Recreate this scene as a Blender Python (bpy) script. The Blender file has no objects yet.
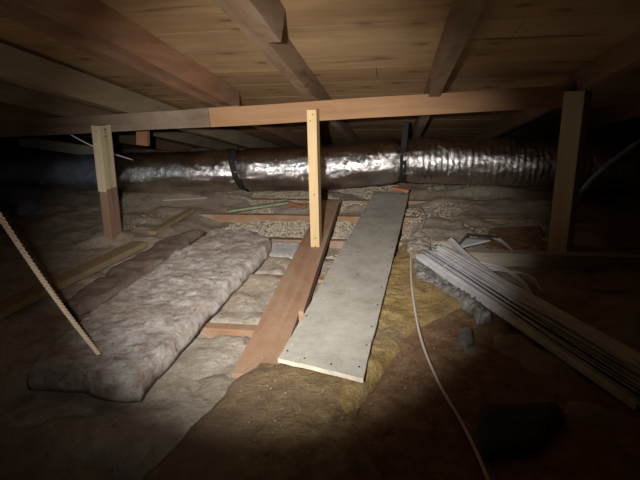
import bpy, bmesh, math, random
from mathutils import Vector, Matrix, noise
C = bpy.context.scene.collection
random.seed(7)
# ---------------------------------------------------------------- camera, light, world
H = 0.73; FPX = 470.0
yaw, pit, rol = map(math.radians, (9.3, 17.7, 1.5))
FW = Vector((-math.sin(yaw)*math.cos(pit), math.cos(yaw)*math.cos(pit), -math.sin(pit)))
RT = FW.cross(Vector((0, 0, 1))).normalized(); UP = RT.cross(FW)
R2 = RT*math.cos(rol) - UP*math.sin(rol); U2 = UP*math.cos(rol) + RT*math.sin(rol)
CAM = Vector((0, 0, H))
cd = bpy.data.cameras.new('camera'); cd.sensor_width = 36; cd.lens = FPX/640*36
cd.clip_start = .02; cd.clip_end = 60
co = bpy.data.objects.new('camera', cd); C.objects.link(co)
m = Matrix((R2, U2, -FW)).transposed().to_4x4(); m.translation = CAM
co.matrix_world = m
bpy.context.scene.camera = co
w = bpy.data.worlds.new('world'); bpy.context.scene.world = w; w.use_nodes = True
w.node_tree.nodes['Background'].inputs[0].default_value = (.5, .6, .8, 1)
w.node_tree.nodes['Background'].inputs[1].default_value = .0012
vs = bpy.context.scene.view_settings
vs.view_transform = 'Standard'; vs.look = 'None'; vs.gamma = 1; vs.use_curve_mapping = False
vs.exposure = 0.0

def spot(name, loc, tgt, energy, deg, blend, col, size):
    l = bpy.data.lights.new(name, 'SPOT'); l.energy = energy; l.spot_size = math.radians(deg)
    l.spot_blend = blend; l.color = col; l.shadow_soft_size = size
    o = bpy.data.objects.new(name, l); C.objects.link(o); o.location = loc
    o.rotation_euler = (Vector(tgt)-Vector(loc)).to_track_quat('-Z', 'Y').to_euler()
LP = Vector((-.10, .03, H+.035))
spot('flashlight_beam', LP, (-.57, 2.6, .04), 225, 60, 1.0, (1, .96, .90), .012)
spot('flashlight_spill', LP, (-.85, 2.4, .22), 7.5, 84, 1.0, (1, .93, .84), .012)

# ---------------------------------------------------------------- helpers
def ray(px, py): return FW + R2*((px-320)/FPX) - U2*((py-240)/FPX)
def onz(px, py, z=0.0):
    d = ray(px, py); return CAM + d*((z-CAM.z)/d.z)
def ony(px, py, Y):
    d = ray(px, py); return CAM + d*(Y/d.y)
SL = -.206; Y0 = 2.09; ZR = .690
def roofz(y): return ZR + SL*(y-Y0)
def onroof(px, py, dz=0):
    d = ray(px, py); t = (ZR - SL*Y0 + dz - CAM.z)/(d.z - SL*d.y); return CAM + d*t

def nodes(name):
    mt = bpy.data.materials.new(name); mt.use_nodes = True
    nt = mt.node_tree; b = nt.nodes['Principled BSDF']; return mt, nt, b
def ramp(nt, stops):
    r = nt.nodes.new('ShaderNodeValToRGB'); e = r.color_ramp.elements
    e[0].position, e[0].color = stops[0][0], (*stops[0][1], 1)
    e[1].position, e[1].color = stops[-1][0], (*stops[-1][1], 1)
    for p, c in stops[1:-1]:
        k = e.new(p); k.color = (*c, 1)
    return r
def mapped(nt, scale):
    tc = nt.nodes.new('ShaderNodeTexCoord'); mp = nt.nodes.new('ShaderNodeMapping')
    nt.links.new(tc.outputs['Object'], mp.inputs[0]); mp.inputs['Scale'].default_value = scale
    return mp
def tex(nt, mp, sc, det=6, rough=.6, dist=0):
    n = nt.nodes.new('ShaderNodeTexNoise'); n.inputs['Scale'].default_value = sc
    n.inputs['Detail'].default_value = det; n.inputs['Roughness'].default_value = rough
    n.inputs['Distortion'].default_value = dist
    nt.links.new(mp.outputs[0], n.inputs['Vector']); return n
def mixc(nt, fac, a, b, mode='MIX'):
    x = nt.nodes.new('ShaderNodeMix'); x.data_type = 'RGBA'; x.blend_type = mode
    for s, v in ((0, fac), (6, a), (7, b)):
        if hasattr(v, 'is_linked') or hasattr(v, 'links'): nt.links.new(v, x.inputs[s])
        else: x.inputs[s].default_value = v if s == 0 else (*v, 1)
    return x.outputs[2]
def bump(nt, b, src, st, dist=.004):
    k = nt.nodes.new('ShaderNodeBump'); k.inputs['Strength'].default_value = st
    k.inputs['Distance'].default_value = dist
    nt.links.new(src, k.inputs['Height']); nt.links.new(k.outputs[0], b.inputs['Normal'])
def wood(name, c0, c1, axis='X', dust=(.3, .27, .22), dustamt=.3, dark=(.05, .03, .02), knots=0):
    mt, nt, b = nodes(name)
    sc = {'X': (1.0, 10, 10), 'Y': (10, 1.0, 10), 'Z': (10, 10, 1.0)}[axis]
    g = tex(nt, mapped(nt, sc), 2.2, 8, .65, .6)
    r = ramp(nt, [(.3, c0), (.7, c1)]); nt.links.new(g.outputs[0], r.inputs[0])
    iso = mapped(nt, (1, 1, 1))
    d = tex(nt, iso, 7, 8, .7); dr = ramp(nt, [(.45, (0, 0, 0)), (.75, (dustamt,)*3)])
    nt.links.new(d.outputs[0], dr.inputs[0])
    c = mixc(nt, dr.outputs[0], r.outputs[0], dust)
    k = tex(nt, mapped(nt, tuple(s*.35 for s in sc)), 4, 3, .5, 0); kr = ramp(nt, [(.66, (0, 0, 0)), (.76, (.75,)*3)])
    nt.links.new(k.outputs[0], kr.inputs[0])
    c = mixc(nt, kr.outputs[0], c, dark)
    if knots:
        wob = tex(nt, iso, 3, 2, .5); wm = nt.nodes.new('ShaderNodeVectorMath'); wm.operation = 'MULTIPLY_ADD'
        nt.links.new(wob.outputs[1], wm.inputs[0]); wm.inputs[1].default_value = (.25, .25, 0)
        nt.links.new(mapped(nt, (1.9, 3.6, 0)).outputs[0], wm.inputs[2])
        vo = nt.nodes.new('ShaderNodeTexVoronoi'); vo.voronoi_dimensions = '2D'; vo.inputs['Scale'].default_value = 1.5
        nt.links.new(wm.outputs[0], vo.inputs['Vector'])
        vr = ramp(nt, [(.0, (knots,)*3), (.055, (knots*.75,)*3), (.085, (.22,)*3), (.2, (0, 0, 0))]); nt.links.new(vo.outputs['Distance'], vr.inputs[0])
        c = mixc(nt, vr.outputs[0], c, (.13, .06, .025))
        big = tex(nt, iso, 2.2, 5, .6); br = ramp(nt, [(.5, (0, 0, 0)), (.66, (.45,)*3)]); nt.links.new(big.outputs[0], br.inputs[0])
        c = mixc(nt, br.outputs[0], c, (.22, .12, .06))
    nt.links.new(c, b.inputs['Base Color']); b.inputs['Roughness'].default_value = .85
    bump(nt, b, g.outputs[0], .35, .003); return mt
def fluff(name, stops, sc=6, bsc=60, bst=.8, bd=.01, spots=None, coat=None):
    mt, nt, b = nodes(name); iso = mapped(nt, (1, 1, 1))
    n = tex(nt, iso, sc*2.1, 12, .8, .12); r = ramp(nt, stops); nt.links.new(n.outputs[0], r.inputs[0])
    c = r.outputs[0]
    if spots:
        s = tex(nt, iso, spots[0], 4, .6); sr = ramp(nt, [(spots[1], (0, 0, 0)), (spots[1]+.08, (.8,)*3)])
        nt.links.new(s.outputs[0], sr.inputs[0]); c = mixc(nt, sr.outputs[0], c, spots[2])
    if coat:
        s = tex(nt, iso, coat[0], 5, .6); sr = ramp(nt, [(coat[1]-.06, (0, 0, 0)), (coat[1]+.06, (.85,)*3)])
        nt.links.new(s.outputs[0], sr.inputs[0]); c = mixc(nt, sr.outputs[0], c, coat[2])
    nt.links.new(c, b.inputs['Base Color']); b.inputs['Roughness'].default_value = .95
    b.inputs['Specular IOR Level'].default_value = .15
    f = tex(nt, iso, bsc, 6, .75)
    q = nt.nodes.new('ShaderNodeMath'); q.operation = 'MULTIPLY_ADD'; q.inputs[1].default_value = 1.6
    nt.links.new(n.outputs[0], q.inputs[0]); nt.links.new(f.outputs[0], q.inputs[2])
    bump(nt, b, q.outputs[0], bst, bd); return mt
def plain(name, col, rough=.6, metal=0, bsc=40, bst=.2, var=.25):
    mt, nt, b = nodes(name); n = tex(nt, mapped(nt, (1, 1, 1)), bsc, 6, .7)
    r = ramp(nt, [(.3, tuple(v*(1-var) for v in col)), (.7, tuple(min(1, v*(1+var)) for v in col))])
    nt.links.new(n.outputs[0], r.inputs[0]); nt.links.new(r.outputs[0], b.inputs['Base Color'])
    b.inputs['Roughness'].default_value = rough; b.inputs['Metallic'].default_value = metal
    bump(nt, b, n.outputs[0], bst, .002); return mt

M = {}
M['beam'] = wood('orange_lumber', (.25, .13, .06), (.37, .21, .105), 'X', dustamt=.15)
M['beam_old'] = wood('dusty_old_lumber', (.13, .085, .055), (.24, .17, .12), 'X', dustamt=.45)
M['rafter'] = wood('rafter_lumber', (.18, .105, .055), (.32, .20, .11), 'Y', dustamt=.3)
M['rafter_red'] = wood('reddish_rafter_lumber', (.19, .09, .045), (.33, .165, .085), 'Y', dustamt=.25)
M['rafter_grey'] = wood('grey_rafter_lumber', (.20, .15, .09), (.34, .26, .16), 'Y', dustamt=.4)
M['roof1'] = wood('roof_board_tan', (.33, .19, .085), (.50, .32, .15), 'X', dustamt=.15, knots=.8)
M['roof2'] = wood('roof_board_brown', (.28, .16, .07), (.45, .275, .125), 'X', dustamt=.2, knots=.8)
M['roof3'] = wood('roof_board_pale', (.36, .22, .105), (.52, .35, .18), 'X', dustamt=.12, knots=.8)
M['pine'] = wood('fresh_pine', (.54, .38, .19), (.70, .52, .28), 'Z', dustamt=.05, dark=(.45, .27, .12))
M['palepost'] = wood('pale_post_wood', (.50, .42, .26), (.66, .57, .38), 'Z', dustamt=.1, dark=(.3, .22, .12))
M['brownpost'] = wood('brown_post_wood', (.22, .125, .075), (.31, .19, .12), 'Z', dustamt=.25)
M['joist'] = wood('joist_lumber', (.24, .13, .07), (.37, .22, .13), 'X', dustamt=.75, dust=(.4, .36, .29))
M['plank'] = wood('plank_lumber', (.26, .145, .085), (.39, .235, .145), 'Y', dustamt=.5, dust=(.45, .38, .30))
M['yellowplank'] = wood('dusty_yellow_lumber', (.19, .13, .065), (.29, .21, .11), 'X', dustamt=.3)
M['greywood'] = wood('grey_dusty_lumber', (.30, .26, .20), (.46, .41, .33), 'X', dustamt=.5)
M['fill'] = fluff('loose_fill', [(.3, (.30, .23, .17)), (.5, (.48, .40, .31)), (.7, (.64, .58, .48))], 9, 70, 1, .012,
                  spots=(34, .64, (.26, .18, .12)), coat=(1.3, .55, (.40, .30, .24)))
M['crumb'] = fluff('loose_fill_crumb', [(.3, (.46, .38, .28)), (.55, (.60, .53, .41)), (.75, (.72, .66, .55))], 25, 90, .6, .004)
M['batt'] = fluff('dusty_batt', [(.32, (.30, .22, .18)), (.43, (.45, .36, .31)), (.52, (.63, .57, .53)), (.64, (.76, .74, .72))], 11, 60, 1, .012,
                  spots=(30, .62, (.27, .18, .13)), coat=(3.2, .57, (.44, .34, .28)))
M['batt_white'] = fluff('white_batt', [(.35, (.50, .47, .43)), (.6, (.80, .79, .77))], 12, 60, .9, .012, spots=(20, .62, (.32, .24, .17)))
M['batt_grey'] = fluff('grey_batt', [(.3, (.32, .25, .19)), (.5, (.50, .43, .35)), (.7, (.68, .64, .57))], 8, 60, .9, .012, spots=(24, .62, (.28, .19, .12)))
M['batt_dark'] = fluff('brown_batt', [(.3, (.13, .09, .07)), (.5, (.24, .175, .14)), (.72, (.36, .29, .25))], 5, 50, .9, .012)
M['yellow'] = fluff('yellow_fibreglass', [(.34, (.28, .18, .07)), (.5, (.46, .32, .13)), (.66, (.58, .45, .24))], 11, 60, 1, .012,
                    coat=(5, .6, (.34, .26, .17)),
                    spots=(16, .63, (.22, .15, .07)))
M['drab'] = fluff('dusty_yellow_blanket', [(.34, (.18, .12, .065)), (.5, (.34, .24, .125)), (.66, (.50, .39, .23))], 11, 65, 1, .010,
                  spots=(15, .60, (.15, .095, .055)), coat=(3, .54, (.27, .19, .13)))
M['kraft'] = fluff('brown_kraft_paper', [(.34, (.16, .09, .05)), (.5, (.29, .175, .10)), (.68, (.46, .33, .22))], 9, 55, .9, .008,
                   spots=(14, .64, (.09, .05, .03)))
M['gypsum'] = fluff('drywall_paper', [(.34, (.29, .27, .23)), (.5, (.39, .37, .325)), (.66, (.46, .44, .395))], 5, 80, .25, .002,
                    spots=(26, .69, (.36, .31, .25)))
M['core'] = plain('gypsum_core', (.60, .54, .44), .9)
M['black'] = plain('black_strap', (.010, .010, .011), .8)
M['nail'] = plain('nail_steel', (.08, .07, .065), .5, .6)
M['cable'] = plain('cream_cable', (.66, .60, .52), .5, 0, 20, .05, .08)
M['wire'] = plain('white_wire', (.70, .72, .72), .5, 0, 20, .05, .05)
M['slat'] = plain('dusty_white_vinyl', (.60, .60, .62), .55, 0, 14, .3, .22)
M['poly'] = plain('crumpled_plastic', (.19, .185, .175), .5, 0, 30, .5, .6)
M['rope'] = plain('twisted_rope', (.72, .58, .42), .9, 0, 150, .5, .2)
M['green'] = plain('green_scrap', (.24, .28, .18), .8, 0, 30, .4, .3)
M['cloth'] = plain('dark_felt', (.045, .042, .035), .95, 0, 50, .5, .4)
M['rust'] = plain('orange_chip', (.40, .15, .07), .9, 0, 30, .4, .3)
M['lump'] = plain('grey_lump', (.17, .16, .13), .95, 0, 40, .6, .3)
def foil(name, col, sx, r0=.13, mtl=1, bd=.0034):
    mt, nt, b = nodes(name); b.inputs['Metallic'].default_value = mtl
    g = tex(nt, mapped(nt, (sx, 1, 1)), 62, 3, .6, 1.2)
    f = tex(nt, mapped(nt, (1, 1, 1)), 9, 6, .7, .3)
    r = ramp(nt, [(.3, tuple(v*.6 for v in col)), (.6, col)]); nt.links.new(f.outputs[0], r.inputs[0])
    nt.links.new(r.outputs[0], b.inputs['Base Color'])
    rr = ramp(nt, [(.3, (r0,)*3), (.7, (r0+.09,)*3)]); nt.links.new(f.outputs[0], rr.inputs[0])
    nt.links.new(rr.outputs[0], b.inputs['Roughness'])
    wv = nt.nodes.new('ShaderNodeTexVoronoi'); wv.inputs['Scale'].default_value = 30; wv.feature = 'F1'
    ad = nt.nodes.new('ShaderNodeVectorMath'); ad.operation = 'MULTIPLY_ADD'; ad.inputs[1].default_value = (.05,)*3
    nt.links.new(g.outputs[1], ad.inputs[0]); nt.links.new(mapped(nt, (sx, 1, 1)).outputs[0], ad.inputs[2]); nt.links.new(ad.outputs[0], wv.inputs['Vector'])
    sm = nt.nodes.new('ShaderNodeMath'); sm.operation = 'MULTIPLY_ADD'; sm.inputs[1].default_value = .45
    nt.links.new(g.outputs[0], sm.inputs[0]); nt.links.new(wv.outputs['Distance'], sm.inputs[2])
    bump(nt, b, sm.outputs[0], 1, bd); return mt
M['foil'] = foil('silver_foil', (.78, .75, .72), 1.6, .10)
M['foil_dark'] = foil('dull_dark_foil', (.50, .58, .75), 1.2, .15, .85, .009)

def link(name, bm, mat, parent=None, smooth=False, label=None):
    me = bpy.data.meshes.new(name); bmesh.ops.recalc_face_normals(bm, faces=bm.faces)
    bm.to_mesh(me); bm.free()
    for k in (mat if isinstance(mat, list) else [mat]): me.materials.append(k)
    if smooth: me.polygons.foreach_set('use_smooth', [True]*len(me.polygons))
    o = bpy.data.objects.new(name, me); C.objects.link(o)
    if parent: o.parent = parent
    if label: o['label'] = label
    return o
def tag(o, label, cat, group=None, kind=None):
    o['label'] = label; o['category'] = cat
    if group: o['group'] = group
    if kind: o['kind'] = kind
    return o
def thing(name, label, cat, group=None, loc=(0, 0, 0)):
    o = bpy.data.objects.new(name, None); o.empty_display_size = .05; C.objects.link(o); o.location = loc
    return tag(o, label, cat, group)
def beam_bm(a, b, wd, hd, up=Vector((0, 0, 1)), bev=.003, seg=1, wob=0, bm=None):
    """board from a to b (centre line), width across, height along up"""
    a, b = Vector(a), Vector(b); d = (b-a); L = d.length; d.normalize()
    s = d.cross(Vector(up)).normalized(); u = s.cross(d)
    own = bm is None; bm = bm or bmesh.new(); rings = []
    for i in range(seg+1):
        c = a + d*L*i/seg
        if wob: c = c + s*noise.noise(c*1.7)*wob + u*noise.noise(c*1.7+Vector((9, 9, 9)))*wob
        rings.append([bm.verts.new(c + s*x*wd/2 + u*y*hd/2) for x, y in ((-1, -1), (1, -1), (1, 1), (-1, 1))])
    for p, q in zip(rings, rings[1:]):
        for k in range(4): bm.faces.new((p[k], p[(k+1) % 4], q[(k+1) % 4], q[k]))
    bm.faces.new(rings[0]); bm.faces.new(rings[-1][::-1])
    if bev and own:
        es = [e for e in bm.edges if len(e.link_faces) == 2 and e.calc_face_angle(0) > .8]
        bmesh.ops.bevel(bm, geom=es, offset=bev, segments=1, affect='EDGES', clamp_overlap=True)
    return bm
def tube_bm(pts, r, n=8, bm=None, cap=True):
    own = bm or bmesh.new(); bm = own; pts = [Vector(p) for p in pts]; rings = []
    d0 = (pts[1]-pts[0]).normalized(); ref = Vector((0, 0, 1)) if abs(d0.z) < .9 else Vector((1, 0, 0))
    s = d0.cross(ref).normalized()
    for i, p in enumerate(pts):
        d = (pts[min(i+1, len(pts)-1)] - pts[max(i-1, 0)]).normalized()
        s = (s - d*s.dot(d)).normalized(); t = d.cross(s); rr = r[i] if isinstance(r, list) else r
        rings.append([bm.verts.new(p + (s*math.cos(2*math.pi*k/n) + t*math.sin(2*math.pi*k/n))*rr) for k in range(n)])
    for p, q in zip(rings, rings[1:]):
        for k in range(n): bm.faces.new((p[k], p[(k+1) % n], q[(k+1) % n], q[k]))
    if cap: bm.faces.new(rings[0]); bm.faces.new(rings[-1][::-1])
    return bm
def catmull(P, n=10):
    P = [Vector(p) for p in P]; Q = [P[0]*2-P[1]] + P + [P[-1]*2-P[-2]]; out = []
    for i in range(1, len(Q)-2):
        a, b, c, d = Q[i-1:i+3]
        for k in range(n):
            t = k/n; out.append(.5*((2*b)+(c-a)*t+(2*a-5*b+4*c-d)*t*t+(3*b-a-3*c+d)*t**3))
    out.append(P[-1]); return out
def nailhead(p, nrm, r=.003):
    bm = bmesh.new(); p = Vector(p); nrm = Vector(nrm).normalized()
    return tube_bm([p-nrm*.004, p+nrm*.0012], r, 8, bm)

def segdist(p, a, b):
    ab = b-a; t = max(0, min(1, (p-a).dot(ab)/max(ab.length_squared, 1e-9))); q = a+ab*t; return (p-q).length, q
def polyinfo(p, poly):
    best = 9e9; q = None; ins = False; n = len(poly)
    for i in range(n):
        a, b = poly[i], poly[(i+1) % n]
        d, k = segdist(p, a, b)
        if d < best: best, q = d, k
        if (a.y > p.y) != (b.y > p.y) and p.x < (b.x-a.x)*(p.y-a.y)/(b.y-a.y)+a.x: ins = not ins
    return best, q, ins
def slab(name, poly, zb, thick, mat, res=.014, amp=.01, freq=9, edge=.03, jag=.012, parent=None, seed=0, fine=.003, ground=None, lift=None):
    """a soft lumpy mat: outline poly in world xy, underside at zb, closed mesh"""
    P = [Vector((p[0], p[1])) for p in poly]
    Q = []                                        # ragged outline
    for i, a in enumerate(P):
        b = P[(i+1) % len(P)]; k = max(1, int((b-a).length/.03))
        for j in range(k):
            c = a.lerp(b, j/k); v = noise.noise_vector(Vector((c.x*14, c.y*14, seed)))
            Q.append(c + Vector((v.x, v.y))*jag)
    x0 = min(p.x for p in Q); x1 = max(p.x for p in Q); y0 = min(p.y for p in Q); y1 = max(p.y for p in Q)
    nx = int((x1-x0)/res)+2; ny = int((y1-y0)/res)+2
    bm = bmesh.new(); top = {}; bot = {}; ok = {}
    for i in range(nx):
        for j in range(ny):
            p = Vector((x0+i*res, y0+j*res)); d, q, ins = polyinfo(p, Q)
            if not ins and d > res*.75: continue
            if not ins: p = q; d = 0
            e = min(1, d/edge); prof = math.sqrt(max(0, 1-(1-e)**2))
            v3 = Vector((p.x*freq, p.y*freq, seed+3.3))
            h = noise.fractal(v3, 1.0, 2.1, 4)*amp + noise.noise(v3*6)*fine
            base = zb + (lift(p.x, p.y) if lift else 0)
            z = base + .003 + (thick+h)*(.25+.75*prof if e > 0 else .25)
            top[i, j] = bm.verts.new((p.x, p.y, max(z, base+.002))); bot[i, j] = bm.verts.new((p.x, p.y, base))
    for i in range(nx-1):
        for j in range(ny-1):
            k = [(i, j), (i+1, j), (i+1, j+1), (i, j+1)]
            k = [c for c in k if c in top]
            if len(k) < 3: continue
            bm.faces.new([top[c] for c in k]); bm.faces.new([bot[c] for c in k][::-1])
    be = [e for e in bm.edges if len(e.link_faces) == 1]
    inv = {v: bot[k] for k, v in top.items()}
    for e in be:
        a, b = e.verts
        if a in inv and b in inv:
            try: bm.faces.new((a, b, inv[b], inv[a]))
            except ValueError: pass
    return link(name, bm, mat, parent, True)
def pxpoly(pts, z): return [onz(x, y, z) for x, y in pts]

# ---------------------------------------------------------------- the setting
XL, XR, YB, YF = -4.6, 3.2, -.7, 5.6
def floor_h(x, y):
    """height of the loose fill between and over the joists"""
    v = Vector((x, y, 0))
    h = -.022 + noise.fractal(v*2.1, 1, 2.1, 3)*.028 + noise.fractal(v*9, 1, 2.1, 4)*.014 + noise.noise(v*32)*.005
    k = max(0, min(1, (y-2.75)/.6)); h += k*.055                       # heaped up under the duct
    l = max(0, min(1, (-.95-x)/.25)); h += l*.055                     # deeper left
    r = max(0, min(1, (x-.12)/.2)); h += r*.035
    h += max(0, noise.noise(Vector((x*4.5, y*7, 7.7))))*.055
    return h
bm = bmesh.new(); st = .02; nx = int((XR-XL)/st); ny = int((YF-YB)/st)
g = [[bm.verts.new((XL+i*st, YB+j*st, floor_h(XL+i*st, YB+j*st))) for j in range(ny+1)] for i in range(nx+1)]
for i in range(nx):
    for j in range(ny): bm.faces.new((g[i][j], g[i+1][j], g[i+1][j+1], g[i][j+1]))
o = link('loose_fill_insulation', bm, M['fill'], None, True)
tag(o, 'tan and grey loose-fill insulation lying between the ceiling joists', 'insulation', kind='stuff')
bm = beam_bm(((XL+XR)/2, YB, -.155), ((XL+XR)/2, YF, -.155), XR-XL, .02, bev=0)
link('floor', bm, M['core'])['kind'] = 'structure'

# roof boards
bm = bmesh.new(); y = YB; k = 0; dn = Vector((0, 1, SL)).normalized(); nr = Vector((0, -SL, 1)).normalized()
RD = .092
while y < YF+.15:
    wd = random.choice((.19, .235, .285, .24)); off = random.uniform(0, .0012)
    ya, yb = y+.0008, y+wd-.0008; xs = XL
    while xs < XR:
        xe = min(XR, xs + random.uniform(1.9, 3.4))
        n0 = len(bm.faces)
        c0 = Vector(((xs+xe)/2, ya, roofz(ya)+RD+off+.011)); c1 = Vector(((xs+xe)/2, yb, roofz(yb)+RD+off+.011))
        beam_bm(c0, c1, xe-xs-.002, .02, nr, bm=bm)
        bm.faces.ensure_lookup_table(); mi = random.choice((0, 1, 2))
        for f in bm.faces[n0:]: f.material_index = mi
        xs = xe
    y += wd
link('ceiling', bm, [M['roof1'], M['roof2'], M['roof3']])['kind'] = 'structure'
for nm, a, b in (('wall_left', (XL, YB, .4), (XL, YF, .4)), ('wall_right', (XR, YB, .4), (XR, YF, .4)), ('wall_back', (XL, YB, .4), (XR, YB, .4))):
    link(nm, beam_bm(a, b, .03, 2.4 if nm == 'wall_back' else 2.4, bev=0), M['rafter'])['kind'] = 'structure'
link('wall_front', beam_bm((XL, YF, 0), (XR, YF, 0), .03, .5, bev=0), M['rafter'])['kind'] = 'structure'

# ceiling joists
JL = {1.30: 'fourth joist beyond the tan plank: low reddish joist between grey batts, nearest one showing',
      1.745: 'orange-brown ceiling joist just behind the grey batt patch left of the tan plank',
      2.235: 'ceiling joist running under the foot of the fresh pine post',
      2.655: 'orange ceiling joist showing between loose fill just below the green scrap',
      3.08: 'ceiling joist below the foil duct, orange edge partly buried', 3.5: 'farthest ceiling joist behind the duct, almost buried'}
JL[1.30] = 'reddish ceiling joist showing beside the large pale batt, nearest to the camera'
for yj, lab in JL.items():
    zt = {2.655: .024, 3.08: .022, 2.235: .010, 1.30: .010, .87: -.035, .43: -.03}.get(yj, .004)
    o = link('ceiling_joist', beam_bm((XL+.03, yj, zt-.07), (XR-.03, yj, zt-.07), .038, .14, seg=24, wob=.004), M['joist'])
    tag(o, lab, 'joist')

# rafters
def rafter(x, wd=.038, mat='rafter', label='', y0=YB+.05, y1=5.2, dep=.088, drop=0, skew=0, grp=None):
    zc = lambda y: roofz(y) + RD - dep/2 - drop
    o = link('rafter', beam_bm((x-skew, y0, zc(y0)), (x+skew, y1, zc(y1)), wd, dep, nr, seg=14, wob=.004), M[mat])
    return tag(o, label, 'rafter', grp)
rafter(-2.35, label='rafter in the dark far left corner of the roof, leftmost')
rafter(-1.80, mat='rafter_grey', label='dark rafter at the far left, one bay left of the grey-brown rafter')
rafter(-1.27, mat='rafter_grey', wd=.05, dep=.105, drop=.018, label='grey-brown rafter crossing the top left, its end above the pale-topped post')
rafter(-.865, mat='rafter_red', wd=.045, label='broad reddish-brown rafter left of the one with the short sister board')
rafter(-.362, mat='rafter', wd=.042, label='brown rafter meeting the orange beam just above the fresh pine post')
rafter(.155, mat='rafter', wd=.045, label='brown rafter right of the pine post, above the hanging duct strap')
rafter(.72, label='dark rafter above the right-hand post')
rafter(1.25, label='unlit rafter to the right of the right-hand post, rightmost')
o = rafter(-.775, mat='rafter_red', wd=.04, y1=2.3, label='reddish-brown board doubling the broad rafter at the upper left, on its right side')
# sister board with a bird-mouth end beside rafter above the pine post
e = onroof(287, 40)
s0, s1 = -.2, e.y
bm = beam_bm((-.318, s0, roofz(s0)+RD-.050), (-.318, s1, roofz(s1)+RD-.050), .042, .098, nr, seg=6, wob=.002)
bm.verts.ensure_lookup_table()
for v in bm.verts:
    if v.co.y > s1-.03 and v.co.z > roofz(s1)+.04: v.co.y += .05; v.co.z += SL*.05
tag(link('sister_board', bm, M['rafter']), 'short brown board with an angled end nailed beside the middle rafter at the top', 'board')

# the purlin beam in two lengths, and posts
YBM = 2.115
def at(px, py, Y=YBM): return ony(px, py, Y)
a, b = at(211, 117), at(572, 95)
bm = beam_bm(a, b, .038, .084, seg=20, wob=.006); o = link('support_beam', bm, M['beam'])
tag(o, 'long orange-brown beam under the rafters, resting on the pine and right-hand posts', 'beam')
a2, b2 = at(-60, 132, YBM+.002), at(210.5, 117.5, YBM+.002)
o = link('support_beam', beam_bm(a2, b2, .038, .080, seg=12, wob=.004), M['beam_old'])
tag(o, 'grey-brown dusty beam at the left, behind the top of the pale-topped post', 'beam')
o = link('nail_strip', beam_bm(at(128, 122, YBM+.045), at(240, 113, YBM+.045), .03, .07, seg=3), M['beam_old'])
tag(o, 'dark splice board behind the joint of the grey and orange beams', 'board')

# centre post
YP = 2.045
tp, bt = ony(312, 109.5, YP-.025), onz(314.5, 252, .03)
bt.y = YP
pt = thing('support_post', 'fresh yellow pine post standing on the tan plank under the orange beam', 'post', loc=(bt.x, bt.y, .03))
def child(o, p): 
    o.parent = p; o.matrix_parent_inverse = Matrix.Translation(-p.location); return o
top = Vector((tp.x, YP, tp.z))
child(link('post_body', beam_bm((bt.x, YP, .029), top, .040, .078, Vector((0, -1, 0)), seg=4), M['pine']), pt)
for (dx, dz) in ((.004, -.02), (-.006, -.045)):
    child(link('nail', nailhead((top.x+dx, YP-.039, top.z+dz), (0, -1, 0)), M['nail']), pt)
for dz in (.02, .06, .26):
    child(link('nail', nailhead((bt.x+.002, YP-.039, .03+dz), (0, -1, 0)), M['nail']), pt)

# left post: pale upper length scabbed to a brown lower length
YQ = 2.05
t1 = ony(101, 125, YQ); m1 = ony(108.5, 190, YQ); b1 = ony(115, 252, YQ)
pl = thing('support_post', 'two-tone post at the left, pale upper length and brown lower length, under the grey beam', 'post', loc=(b1.x, YQ, b1.z-.05))
child(link('lower_length', beam_bm((b1.x, YQ, b1.z-.05), (m1.x, YQ, m1.z+.01), .04, .085, Vector((0, -1, 0)), seg=3), M['brownpost'], label='brown lower length of the post'), pl)
child(link('upper_length', beam_bm((m1.x-.004, YQ, m1.z), (t1.x, YQ, t1.z), .042, .088, Vector((0, -1, 0)), seg=3), M['palepost'], label='pale upper length of the post'), pl)
for dz in (-.02, -.05): child(link('nail', nailhead((t1.x+.021+.002, YQ-.01, t1.z+dz), (1, 0, 0)), M['nail']), pl)
child(link('nail', nailhead((t1.x, YQ-.044, t1.z-.025), (0, -1, 0)), M['nail']), pl)
# right post
t2 = ony(575, 91, 2.09); b2 = ony(557, 251, 2.12)
fd = Vector((-math.sin(math.radians(40)), -math.cos(math.radians(40)), 0))
o = link('support_post', beam_bm((b2.x, b2.y-.035, b2.z), (t2.x+.01, b2.y-.035, t2.z), .078, .07, fd, seg=4), M['palepost'])
tag(o, 'thick dusty tan post at the right end of the orange beam', 'post')

# ---------------------------------------------------------------- foil duct
DY = 3.0
def dc(px, py): return ony(px, py, DY)
ctrl = [dc(-150, 176), dc(-40, 175), dc(40, 172), dc(118, 175), dc(180, 171), dc(241, 171), dc(320, 169), dc(403, 162), dc(470, 163), dc(560, 166), dc(680, 172)]
for i, yy in enumerate((3.2, 3.12, 3.06, 3.0, 2.98, 2.97, 2.98, 2.98, 3.0, 3.02, 3.05)):
    px, py = [(-150, 173), (-40, 173), (40, 172), (118, 173), (180, 173), (241, 170), (320, 168), (403, 161), (470, 162), (560, 164), (680, 170)][i]
    ctrl[i] = ony(px, py, yy)
path = catmull(ctrl, 60)
xs_strap = [ctrl[3].x, ctrl[5].x, ctrl[7].x]
def drad(x):
    r = .141 + .003*max(0, min(1, (x+2.6)/2.4))
    if x < xs_strap[0]: r -= .014*min(1, (xs_strap[0]-x)/.1)
    for s, q in zip(xs_strap, (.2, .15, .17)): r *= 1 - q*math.exp(-((x-s)/.045)**2)
    return r
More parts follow.
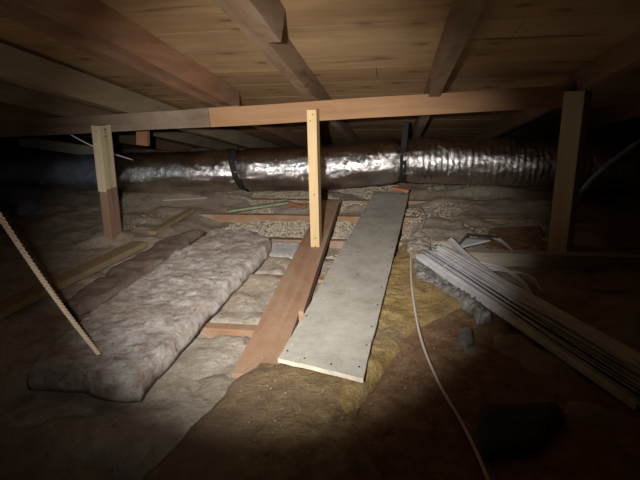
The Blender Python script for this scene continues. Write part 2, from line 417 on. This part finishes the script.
def duct_section(x0, x1, mat, sag=.02, ribs=0, seed=0):
    bm = bmesh.new(); P = [p for p in path if x0-.001 <= p.x <= x1+.001]; N = 84; rings = []
    # resample
    Q = []
    for a, b in zip(P, P[1:]):
        k = max(1, int((b-a).length/.009))
        Q += [a.lerp(b, j/k) for j in range(k)]
    Q.append(P[-1])
    for p in Q:
        r = drad(p.x); ring = []
        near = min(abs(p.x-s) for s in xs_strap); pin = math.exp(-(near/.09)**2)
        for k in range(N):
            t = 2*math.pi*k/N; c, s = math.cos(t), math.sin(t)
            v = Vector((p.x*7, c*1.6, s*1.6+seed))
            h = noise.fractal(v, 1, 2, 3)*.0035 + noise.ridged_multi_fractal(Vector((p.x*22, c*4.2, s*4.2+seed)), 1, 2, 3, 1, 2)*.0026
            h += pin*.010*noise.noise(Vector((p.x*5, c*7, s*7+seed)))
            if ribs: h += ribs*math.sin(p.x*2*math.pi/.036 + 1.5*noise.noise(Vector((p.x*3, c*2, s*2))))
            rr = r + h; z = s*rr
            if s < -.6: z = z*.97
            ring.append(bm.verts.new(p + Vector((0, c*rr*1.02, z*.97))))
        rings.append(ring)
    for p, q in zip(rings, rings[1:]):
        for k in range(N): bm.faces.new((p[k], p[(k+1) % N], q[(k+1) % N], q[k]))
    return link('foil_jacket', bm, mat, du, True)
du = thing('insulated_duct', 'big silver foil-wrapped flexible duct running across behind the posts', 'duct')
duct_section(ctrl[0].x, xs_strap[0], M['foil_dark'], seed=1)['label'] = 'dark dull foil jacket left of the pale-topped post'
duct_section(xs_strap[0], xs_strap[1], M['foil'], seed=4)
duct_section(xs_strap[1], xs_strap[2], M['foil'], seed=9)
duct_section(xs_strap[2], ctrl[-1].x, M['foil'], ribs=.0022, seed=14)['label'] = 'foil jacket with close vertical wrinkles'
def band(xc, lean, wd=.022):
    bm = bmesh.new(); N = 64; rr = []
    for i in range(-2, 3):
        ring = []
        for k in range(N):
            t = 2*math.pi*k/N; s = math.sin(t); x = xc + i*wd/4 - lean*s
            p = min(path, key=lambda q: abs(q.x-x)); r = drad(x)+.007+(.002 if abs(i) < 2 else 0)
            ring.append(bm.verts.new(Vector((x, p.y+math.cos(t)*r, p.z+s*r))))
        rr.append(ring)
    for p, q in zip(rr, rr[1:]):
        for k in range(N): bm.faces.new((p[k], p[(k+1) % N], q[(k+1) % N], q[k]))
    o = link('strap', bm, M['black'], du, True); sm = o.modifiers.new('s', 'SOLIDIFY'); sm.thickness = .002
    return o
band(xs_strap[0], .02, .03); band(xs_strap[1], .03, .04); band(xs_strap[2], 0, .035)
# hanging strap up to the rafter
pc = ctrl[7]; a = Vector((pc.x-.01, pc.y-.115, pc.z+.02)); b = Vector((pc.x, pc.y-.085, pc.z+.10)); c = Vector((pc.x+.012, pc.y-.05, roofz(pc.y-.05)+.02))
bm = bmesh.new(); prev = None
for p in catmull([a, b, c], 8):
    q = [bm.verts.new(p+Vector((-.016, 0, 0))), bm.verts.new(p+Vector((.016, -.002, 0)))]
    if prev: bm.faces.new((prev[0], prev[1], q[1], q[0]))
    prev = q
o = link('hanging_strap', bm, M['black'], du); o.modifiers.new('s', 'SOLIDIFY').thickness = .002

# small foil duct at far left, and a slanting foil line at far right
def little_duct(label, P, r, mat, name='insulated_duct'):
    pts = []
    for p in catmull(P, 30): pts.append(p)
    bm = bmesh.new(); N = 40; rings = []
    for p in pts:
        d = (P[-1]-P[0]).normalized(); s = d.cross(Vector((0, 0, 1))).normalized(); u = s.cross(d)
        rings.append([bm.verts.new(p + (s*math.cos(2*math.pi*k/N)+u*math.sin(2*math.pi*k/N))*(r+noise.fractal(Vector((p.x*14, math.cos(2*math.pi*k/N)*2, math.sin(2*math.pi*k/N)*2+p.y*14)), 1, 2, 4)*r*.09)) for k in range(N)])
    for p, q in zip(rings, rings[1:]):
        for k in range(N): bm.faces.new((p[k], p[(k+1) % N], q[(k+1) % N], q[k]))
    bm.faces.new(rings[0]); bm.faces.new(rings[-1][::-1])
    return tag(link(name, bm, mat, None, True), label, 'duct')
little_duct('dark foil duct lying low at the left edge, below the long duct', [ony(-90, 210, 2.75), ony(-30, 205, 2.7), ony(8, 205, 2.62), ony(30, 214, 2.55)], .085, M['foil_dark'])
little_duct('thin foil-wrapped line slanting upward in the dark at the far right', [ony(574, 200, 2.5), ony(604, 168, 2.45), ony(645, 138, 2.4)], .015, M['foil_dark'], 'foil_line')

# ---------------------------------------------------------------- boards and blocking behind the beam
def board(name, label, p0, p1, wd, hd, mat, up=(0, 0, 1), cat='board', wob=.002, seg=6):
    return tag(link(name, beam_bm(p0, p1, wd, hd, Vector(up), seg=seg, wob=wob), M[mat]), label, cat)
board('blocking_board', 'grey horizontal board behind the grey beam, just above the dark left duct', ony(20, 141, 3.3), ony(98, 152, 3.3), .03, .075, 'greywood')
board('blocking_board', 'short reddish block hanging behind the grey beam, between the left rafters', ony(143, 122, 2.5), ony(143, 145, 2.5), .065, .03, 'rafter_red', (0, 1, 0))

# ---------------------------------------------------------------- insulation batts
zt = .075
o = slab('insulation_batt', pxpoly([(22, 372), (62, 330), (118, 292), (170, 256), (214, 229), (246, 229), (271, 236), (267, 247), (232, 280), (190, 325), (160, 358), (136, 382), (118, 384), (80, 374)], zt),
         .02, .056, M['batt'], amp=.012, freq=9, edge=.016, jag=.010, seed=2, res=.010, fine=.007)
tag(o, 'large pale pinkish-white fibreglass batt lying slantwise at the left', 'insulation batt')
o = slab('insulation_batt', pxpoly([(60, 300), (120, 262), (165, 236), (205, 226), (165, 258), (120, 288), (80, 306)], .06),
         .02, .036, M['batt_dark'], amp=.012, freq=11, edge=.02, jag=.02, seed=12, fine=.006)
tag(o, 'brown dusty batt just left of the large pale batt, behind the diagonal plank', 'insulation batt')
def bay(label, X0, X1, Y0_, Y1_, zb, th, mat, seed, amp=.015, cat='insulation batt'):
    o = slab('insulation_batt', [(X0, Y0_), (X1, Y0_), (X1, Y1_), (X0, Y1_)], zb, th, M[mat], amp=amp, freq=10, edge=.05, jag=.02, seed=seed, fine=.006)
    return tag(o, label, cat)
bay('dusty grey batt in front of the nearest visible joist, left of the tan plank', -1.15, -.36, .72, 1.275, -.06, .06, 'batt_grey', 21)
bay('brown-grey batt between two joists, left of the tan plank', -.80, -.38, 1.325, 1.72, -.08, .075, 'batt_grey', 25)
bay('small bright white batt beside the upper part of the tan plank', -.64, -.42, 1.93, 2.205, -.05, .068, 'batt_white', 28, .008)
bay('tan clump of fibre below the small bright white batt', -.72, -.44, 1.77, 1.98, -.07, .07, 'batt_grey', 31, .012)
bay('grey fibre batt between the tan plank and the drywall sheet', -.34, -.12, 1.33, 1.72, -.08, .08, 'batt_grey', 35)
bay('dusty batt filling the bay left of and under the drywall sheet', -.40, -.15, .92, 1.26, -.09, .075, 'batt_grey', 36)

# crumbs of loose fill
bm = bmesh.new()
base = [Vector(v) for v in ((1, 0, 0), (-1, 0, 0), (0, 1, 0), (0, -1, 0), (0, 0, 1), (0, 0, -1))]
fc = ((0, 2, 4), (2, 1, 4), (1, 3, 4), (3, 0, 4), (2, 0, 5), (1, 2, 5), (3, 1, 5), (0, 3, 5))
def crumb(p, r):
    R = Matrix.Rotation(random.uniform(0, 6), 3, Vector((random.random(), random.random(), random.random()+.1)).normalized())
    vs_ = [bm.verts.new(Vector(p) + R @ (b*r*random.uniform(.6, 1.3))) for b in base]
    for f in fc: bm.faces.new([vs_[k] for k in f])
for _ in range(22000):
    x = random.gauss(-.4, .45); y = random.uniform(2.0, 3.4)
    dj = min(abs(y-j) for j in (2.235, 2.655, 3.08))
    if dj < .025 or noise.noise(Vector((x*3, y*3, 5))) < -.25+abs(x+.4)*.35: continue
    if -.65 < x < -.4 and 1.93 < y < 2.22: continue
    crumb((x, y, floor_h(x, y)+.003), random.uniform(.002, .0055))
o = link('loose_fill_crumbs', bm, M['crumb']); tag(o, 'pale crumbs of granular insulation heaped between the joists below the duct', 'insulation', kind='stuff')

# yellow and brown blankets in the foreground
o = slab('insulation_blanket', pxpoly([(150, 520), (143, 470), (170, 440), (203, 408), (230, 378), (258, 358), (300, 356), (330, 352), (358, 372), (356, 412), (368, 440), (420, 520)], .03),
         -.005, .034, M['drab'], amp=.009, freq=5, edge=.05, jag=.012, seed=41, res=.013)
tag(o, 'dusty brown-yellow insulation blanket across the bottom foreground, in front of the drywall sheet', 'insulation blanket')
o = slab('insulation_blanket', pxpoly([(366, 380), (345, 350), (372, 300), (389, 262), (402, 240), (424, 262), (446, 284), (466, 299), (452, 314), (424, 324), (404, 336), (399, 350), (380, 374), (346, 414), (332, 392), (334, 372)], .042),
         -.01, .055, M['yellow'], amp=.010, freq=8, edge=.03, jag=.022, seed=44, res=.011, fine=.006)
tag(o, 'bright mustard-yellow torn fibreglass blanket along the right edge of the drywall sheet', 'insulation blanket')
o = slab('insulation_blanket', pxpoly([(345, 424), (366, 396), (388, 352), (396, 325), (440, 308), (470, 300), (520, 296), (640, 380), (760, 430), (700, 540), (400, 540)], .03),
         -.01, .035, M['kraft'], amp=.010, freq=4, edge=.02, jag=.016, seed=47, res=.015)
tag(o, 'reddish-brown paper-faced blanket in the dark lower right', 'insulation blanket')
o = slab('felt_scrap', pxpoly([(481, 402), (556, 400), (562, 415), (540, 446), (484, 452), (478, 430)], .05),
         .036, .016, M['cloth'], amp=.006, freq=12, edge=.02, jag=.008, seed=51)
tag(o, 'dark flat scrap lying on the brown paper facing at the lower right', 'scrap')
o = slab('insulation_clump', pxpoly([(458, 328), (466, 323), (473, 327), (474, 338), (466, 344), (458, 340)], .05), .028, .02, M['lump'], amp=.004, freq=30, edge=.02, jag=.004, seed=53, res=.005)
tag(o, 'small round grey clump of fluff right of the cream cable', 'clump')
o = slab('insulation_clump', pxpoly([(355, 255), (362, 232), (372, 222), (368, 245), (360, 262), (350, 290), (346, 285)], .02), -.04, .05, M['kraft'], amp=.006, freq=14, edge=.02, jag=.01, seed=57)
tag(o, 'brown paper flap sticking out at the left edge of the drywall sheet', 'clump')

# ---------------------------------------------------------------- planks and boards on the floor
a = onz(254, 377, .014); b = onz(332, 203, .05)
o = board('floor_plank', 'tan wooden plank under the foot of the pine post, running away to the duct', (a.x, a.y, .014), (b.x, b.y, .058), .118, .018, 'plank', seg=10)
a = onz(301, 312, .06); b = onz(338, 206, .08)
board('wood_lath', 'thin tan lath standing on edge along the right side of the tan plank', (a.x, a.y, .045), (b.x, b.y, .085), .016, .036, 'plank', seg=8)
a = onz(-30, 322, .07); b = onz(140, 242, .07)
board('floor_plank', 'dusty yellow-brown plank lying diagonally at the left, passing the foot of the two-tone post', (a.x, a.y, .062), (b.x, b.y, .062), .075, .025, 'yellowplank')
a = onz(152, 231, .07); b = onz(192, 208, .08)
board('floor_plank', 'short yellowish board between the two-tone post and the duct', (a.x, a.y, .06), (b.x, b.y, .07), .04, .02, 'yellowplank')
a = onz(120, 299, .06); b = onz(203, 242, .06)
board('wood_lath', 'dark reddish strip of wood along the far side of the large pale batt', (a.x, a.y, .058), (b.x, b.y, .06), .03, .02, 'brownpost')
a = onz(163, 199, .07); b = onz(207, 197, .07)
board('wood_lath', 'thin pale lath lying just below the duct at the left', (a.x, a.y, .062), (b.x, b.y, .066), .02, .008, 'greywood')
a = onz(465, 260, .03); b = onz(700, 268, .03)
board('floor_plank', 'grey dusty timber lying across the floor at the foot of the right-hand post', (a.x, a.y, .03), (b.x, b.y, .03), .045, .085, 'greywood', wob=.006)
a = onz(505, 235, .04); b = onz(575, 250, .04)
a = onz(228, 213, .05); b = onz(287, 205, .06)
o = board('green_strip', 'greenish flat strip lying on the loose fill below the duct', (a.x, a.y, .062), (b.x, b.y, .075), .05, .012, 'green', cat='scrap', wob=.004)
a = onz(285, 203, .06); b = onz(304, 209, .05)
board('wood_offcut', 'small orange-brown chip of wood at the right end of the green strip', (a.x, a.y, .068), (b.x, b.y, .062), .03, .014, 'rust', cat='offcut')
a = onz(395, 190, .08)
board('wood_offcut', 'small reddish wood offcut under the duct strap at the head of the drywall sheet', ony(393, 188, 2.99), ony(409, 191, 2.97), .04, .02, 'rust', cat='offcut')

# drywall sheet
TH = .0125; zA = .075; zB = .085
c = [onz(278, 358, zA), onz(363, 378, zA), onz(409, 193, zB), onz(375, 191, zB)]
dw = thing('drywall_sheet', 'long narrow sheet of pale grey drywall lying across the joists', 'drywall', loc=tuple(sum(c, Vector())/4))
bm = bmesh.new(); NX, NY = 10, 50; G = []
for i in range(NX+1):
    row = []
    for j in range(NY+1):
        u, v = i/NX, j/NY
        p = c[0].lerp(c[1], u).lerp(c[3].lerp(c[2], u), v)
        if i in (0, NX) or j in (0, NY): p = p + Vector(noise.noise_vector(p*40))*.0025
        p.z += noise.noise(Vector((u*1.5, v*4, 2)))*.004
        row.append(bm.verts.new(p))
    G.append(row)
for i in range(NX):
    for j in range(NY): bm.faces.new((G[i][j], G[i+1][j], G[i+1][j+1], G[i][j+1]))
ext = bmesh.ops.extrude_face_region(bm, geom=list(bm.faces))
for v in [q for q in ext['geom'] if isinstance(q, bmesh.types.BMVert)]: v.co.z -= TH
bmesh.ops.recalc_face_normals(bm, faces=bm.faces)
for f in bm.faces: f.material_index = 1 if abs(f.normal.z) < .5 else 0
child(link('sheet', bm, [M['gypsum'], M['core']]), dw)
def onsheet(u, v):
    p = c[0].lerp(c[1], u).lerp(c[3].lerp(c[2], u), v); p.z += noise.noise(Vector((u*1.5, v*4, 2)))*.004; return p
for u, v in ((.06, .02), (.3, .012), (.62, .012), (.93, .02), (.95, .07), (.95, .12), (.95, .19), (.94, .26), (.95, .36), (.94, .47), (.94, .6), (.94, .75), (.05, .12), (.05, .24), (.06, .38), (.06, .52), (.07, .7), (.5, .3), (.5, .62), (.3, .45)):
    p = onsheet(u, v); child(link('nail', nailhead(p+Vector((0, 0, .0006)), (0, 0, 1), .0026), M['nail']), dw)

# crumbs on the sheet and blankets
bm = bmesh.new()
for _ in range(70):
    p = onsheet(random.random(), random.random()); crumb(p+Vector((0, 0, .0015)), random.uniform(.0008, .0018))
for _ in range(150):
    p = onz(random.uniform(240, 460), random.uniform(345, 470), .048); crumb(p, random.uniform(.0008, .0022))
tag(link('dust_crumbs', bm, M['crumb']), 'scattered pale dust crumbs on the drywall sheet and foreground blankets', 'debris', kind='stuff')

# ---------------------------------------------------------------- cables and rope
P = [onz(420, 208, .06), onz(425, 217, .07), onz(419, 232, .06), onz(412, 248, .055), onz(411, 275, .055), onz(415, 310, .055), onz(423, 345, .055), onz(440, 385, .05), onz(466, 430, .05), onz(490, 485, .05), onz(500, 530, .05)]
tag(link('electric_cable', tube_bm(catmull(P, 10), .0038, 8), M['cable'], None, True), 'cream electric cable winding over the yellow blanket right of the drywall sheet', 'cable')
P = [ony(66, 132, 2.3), ony(86, 143, 2.35), ony(108, 152, 2.4), ony(133, 160, 2.6)]
tag(link('electric_wire', tube_bm(catmull(P, 8), .0035, 8), M['wire'], None, True), 'thin white wire sagging behind the top of the two-tone post', 'cable')
A = ony(-22, 183, .80); B = onz(99, 354, .10)
bm = bmesh.new(); L = (B-A).length; d = (B-A).normalized(); s = d.cross(Vector((0, 0, 1))).normalized(); u = s.cross(d)
n = int(L/.002)
for q in range(3):
    pts = []
    for i in range(n+1):
        t = i/n; ph = L*t*2*math.pi/.030 + q*2*math.pi/3
        pts.append(A.lerp(B, t) + Vector((0, 0, -.02*math.sin(math.pi*t))) + (s*math.cos(ph)+u*math.sin(ph))*.0036)
    tube_bm(pts, .0027, 7, bm)
tag(link('rope', bm, M['rope'], None, True), 'twisted tan rope slanting down at the left edge onto the pale batt', 'rope')

# ---------------------------------------------------------------- vinyl blind bundle and rubbish at the right
def strip(name, P, wd, mat, parent, curl=.15, tw=0, th=.0012, n=14, updir=Vector((0, 0, 1))):
    bm = bmesh.new(); pts = catmull(P, n); prev = None
    for i, p in enumerate(pts):
        d = (pts[min(i+1, len(pts)-1)]-pts[max(i-1, 0)]).normalized(); s = d.cross(updir).normalized(); u = s.cross(d)
        a = tw*(i/len(pts)-.5)*2 if not isinstance(tw, tuple) else tw[0]+(tw[1]-tw[0])*i/len(pts)
        s, u = s*math.cos(a)+u*math.sin(a), u*math.cos(a)-s*math.sin(a)
        row = [bm.verts.new(p + s*wd*x + u*(-curl*wd*(2*x)**2)) for x in (-.5, -.3, -.1, .1, .3, .5)]
        if prev:
            for k in range(5): bm.faces.new((prev[k], prev[k+1], row[k+1], row[k]))
        prev = row
    o = link(name, bm, mat, parent, True); o.modifiers.new('s', 'SOLIDIFY').thickness = th; return o
A = onz(434, 250, .10); B = onz(665, 390, .07)
d = (B-A); dn_ = d.normalized(); s = dn_.cross(Vector((0, 0, 1))).normalized()
bl = thing('window_blind', 'long bundle of dusty white slats lying diagonally at the right', 'window blind', loc=(A.x, A.y, 0))
def bchild(o): return child(o, bl)
for k in range(27):
    f = (k % 9)/8-.5; lay = k//9
    off = s*f*.10 + Vector((0, 0, lay*.008 + .022*(1-(2*f)**2) - .02 + random.uniform(-.002, .002)))
    P = [A + dn_*(random.uniform(-.02, .05)) + off]
    for t in (.25, .5, .75, 1): P.append(A + d*t + off*(1+.25*t) + s*random.uniform(-.005, .005) + Vector((0, 0, random.uniform(-.003, .003))))
    bchild(strip('slat', P, .026, M['slat'], None, curl=-.14, tw=(f*.9+random.uniform(-.1, .1), f*.9+random.uniform(-.2, .2))))
hp = [A + s*.062 + dn_*-.01, A + s*.064 + d*.5, A + s*.07 + d]
bchild(link('bottom_rail', beam_bm(hp[0]+Vector((0, 0, -.022)), hp[2]+Vector((0, 0, -.022)), .028, .016, seg=8, wob=.003), M['slat']))
for t in (.18, .52, .86):
    c0 = A + d*t; pts = [c0 + s*(.073*math.cos(a)) + Vector((0, 0, -.012+.034*math.sin(a))) for a in [i*math.pi/10 for i in range(11)]]
    bchild(link('cord', tube_bm(pts, .0010, 6), M['slat'], None, True))
for i, (lab, pts, z) in enumerate((
    ('loose white slat lying on the far side of the slat bundle, nearest to it', [(449, 238), (466, 255), (490, 272), (512, 284)], .10),
    ('bent loose slat curving to the right behind the slat bundle', [(470, 262), (500, 268), (522, 282), (532, 300)], .09),
    ('loose slat arching over the grey timber right of the slat bundle', [(480, 268), (505, 271), (528, 276), (540, 290)], .07),
    ('thin dark-dusted slat pointing right beyond the white bent frame', [(492, 236), (503, 243), (511, 250)], .06))):
    o = strip('blind_slat', [onz(x, y, z) for x, y in pts], .022, M['slat'], None, curl=-.12, tw=.5)
    tag(o, lab, 'slat', None)
fr = [onz(457, 246, .085), onz(468, 234, .10), onz(498, 237, .09), onz(478, 244, .075)]
tr = slab('triangular_tray', [(p.x, p.y) for p in (onz(457, 246, .085), onz(466, 236, .085), onz(492, 238, .085))], .07, .004, M['slat'], amp=.001, freq=5, edge=.004, jag=0, fine=0, res=.008)
tag(tr, 'small white triangular panel framed by dark strips beyond the slat bundle', 'panel')
child(link('rim', tube_bm([fr[0], fr[1], fr[2]], .005, 6), M['cloth'], None, True), tr)
# crumpled plastic
P = pxpoly([(412, 262), (420, 252), (436, 258), (462, 286), (492, 318), (478, 320), (462, 304), (440, 294), (416, 280)], .04)
bm = bmesh.new()
o = slab('plastic_sheeting', P, .02, .03, M['poly'], amp=.004, freq=10, edge=.02, jag=.012, seed=61, res=.006, fine=.002)
for v in o.data.vertices:
    if v.co.z > .027:
        q = Vector((v.co.x*20, v.co.y*48, 3)); v.co.z += (noise.ridged_multi_fractal(q, .7, 2.2, 5, 1, 2)-1)*.02
tag(o, 'crumpled grey-white plastic sheeting under the near side of the slat bundle', 'plastic sheeting')
o = slab('insulation_clump', pxpoly([(408, 236), (418, 228), (432, 238), (430, 254), (414, 262), (406, 250)], .05), .03, .03, M['batt_grey'], amp=.014, freq=20, edge=.02, jag=.01, seed=66, res=.008, fine=.006)
tag(o, 'small pale wad of fluff beside the cable at the head of the slat bundle', 'clump')
o = slab('insulation_batt', pxpoly([(412, 226), (432, 214), (462, 222), (478, 234), (455, 246), (434, 246), (420, 240)], .04), .0, .05, M['batt_grey'], amp=.014, freq=9, edge=.04, jag=.015, seed=69)
tag(o, 'small greyish heap of fibre behind the head of the slat bundle', 'insulation batt')
o = slab('cardboard_flap', pxpoly([(492, 226), (540, 224), (552, 246), (500, 250), (482, 240)], .05), .03, .012, M['kraft'], amp=.004, freq=6, edge=.01, jag=.004, seed=72)
tag(o, 'dark brown flap of paper left of the foot of the right-hand post', 'paper')
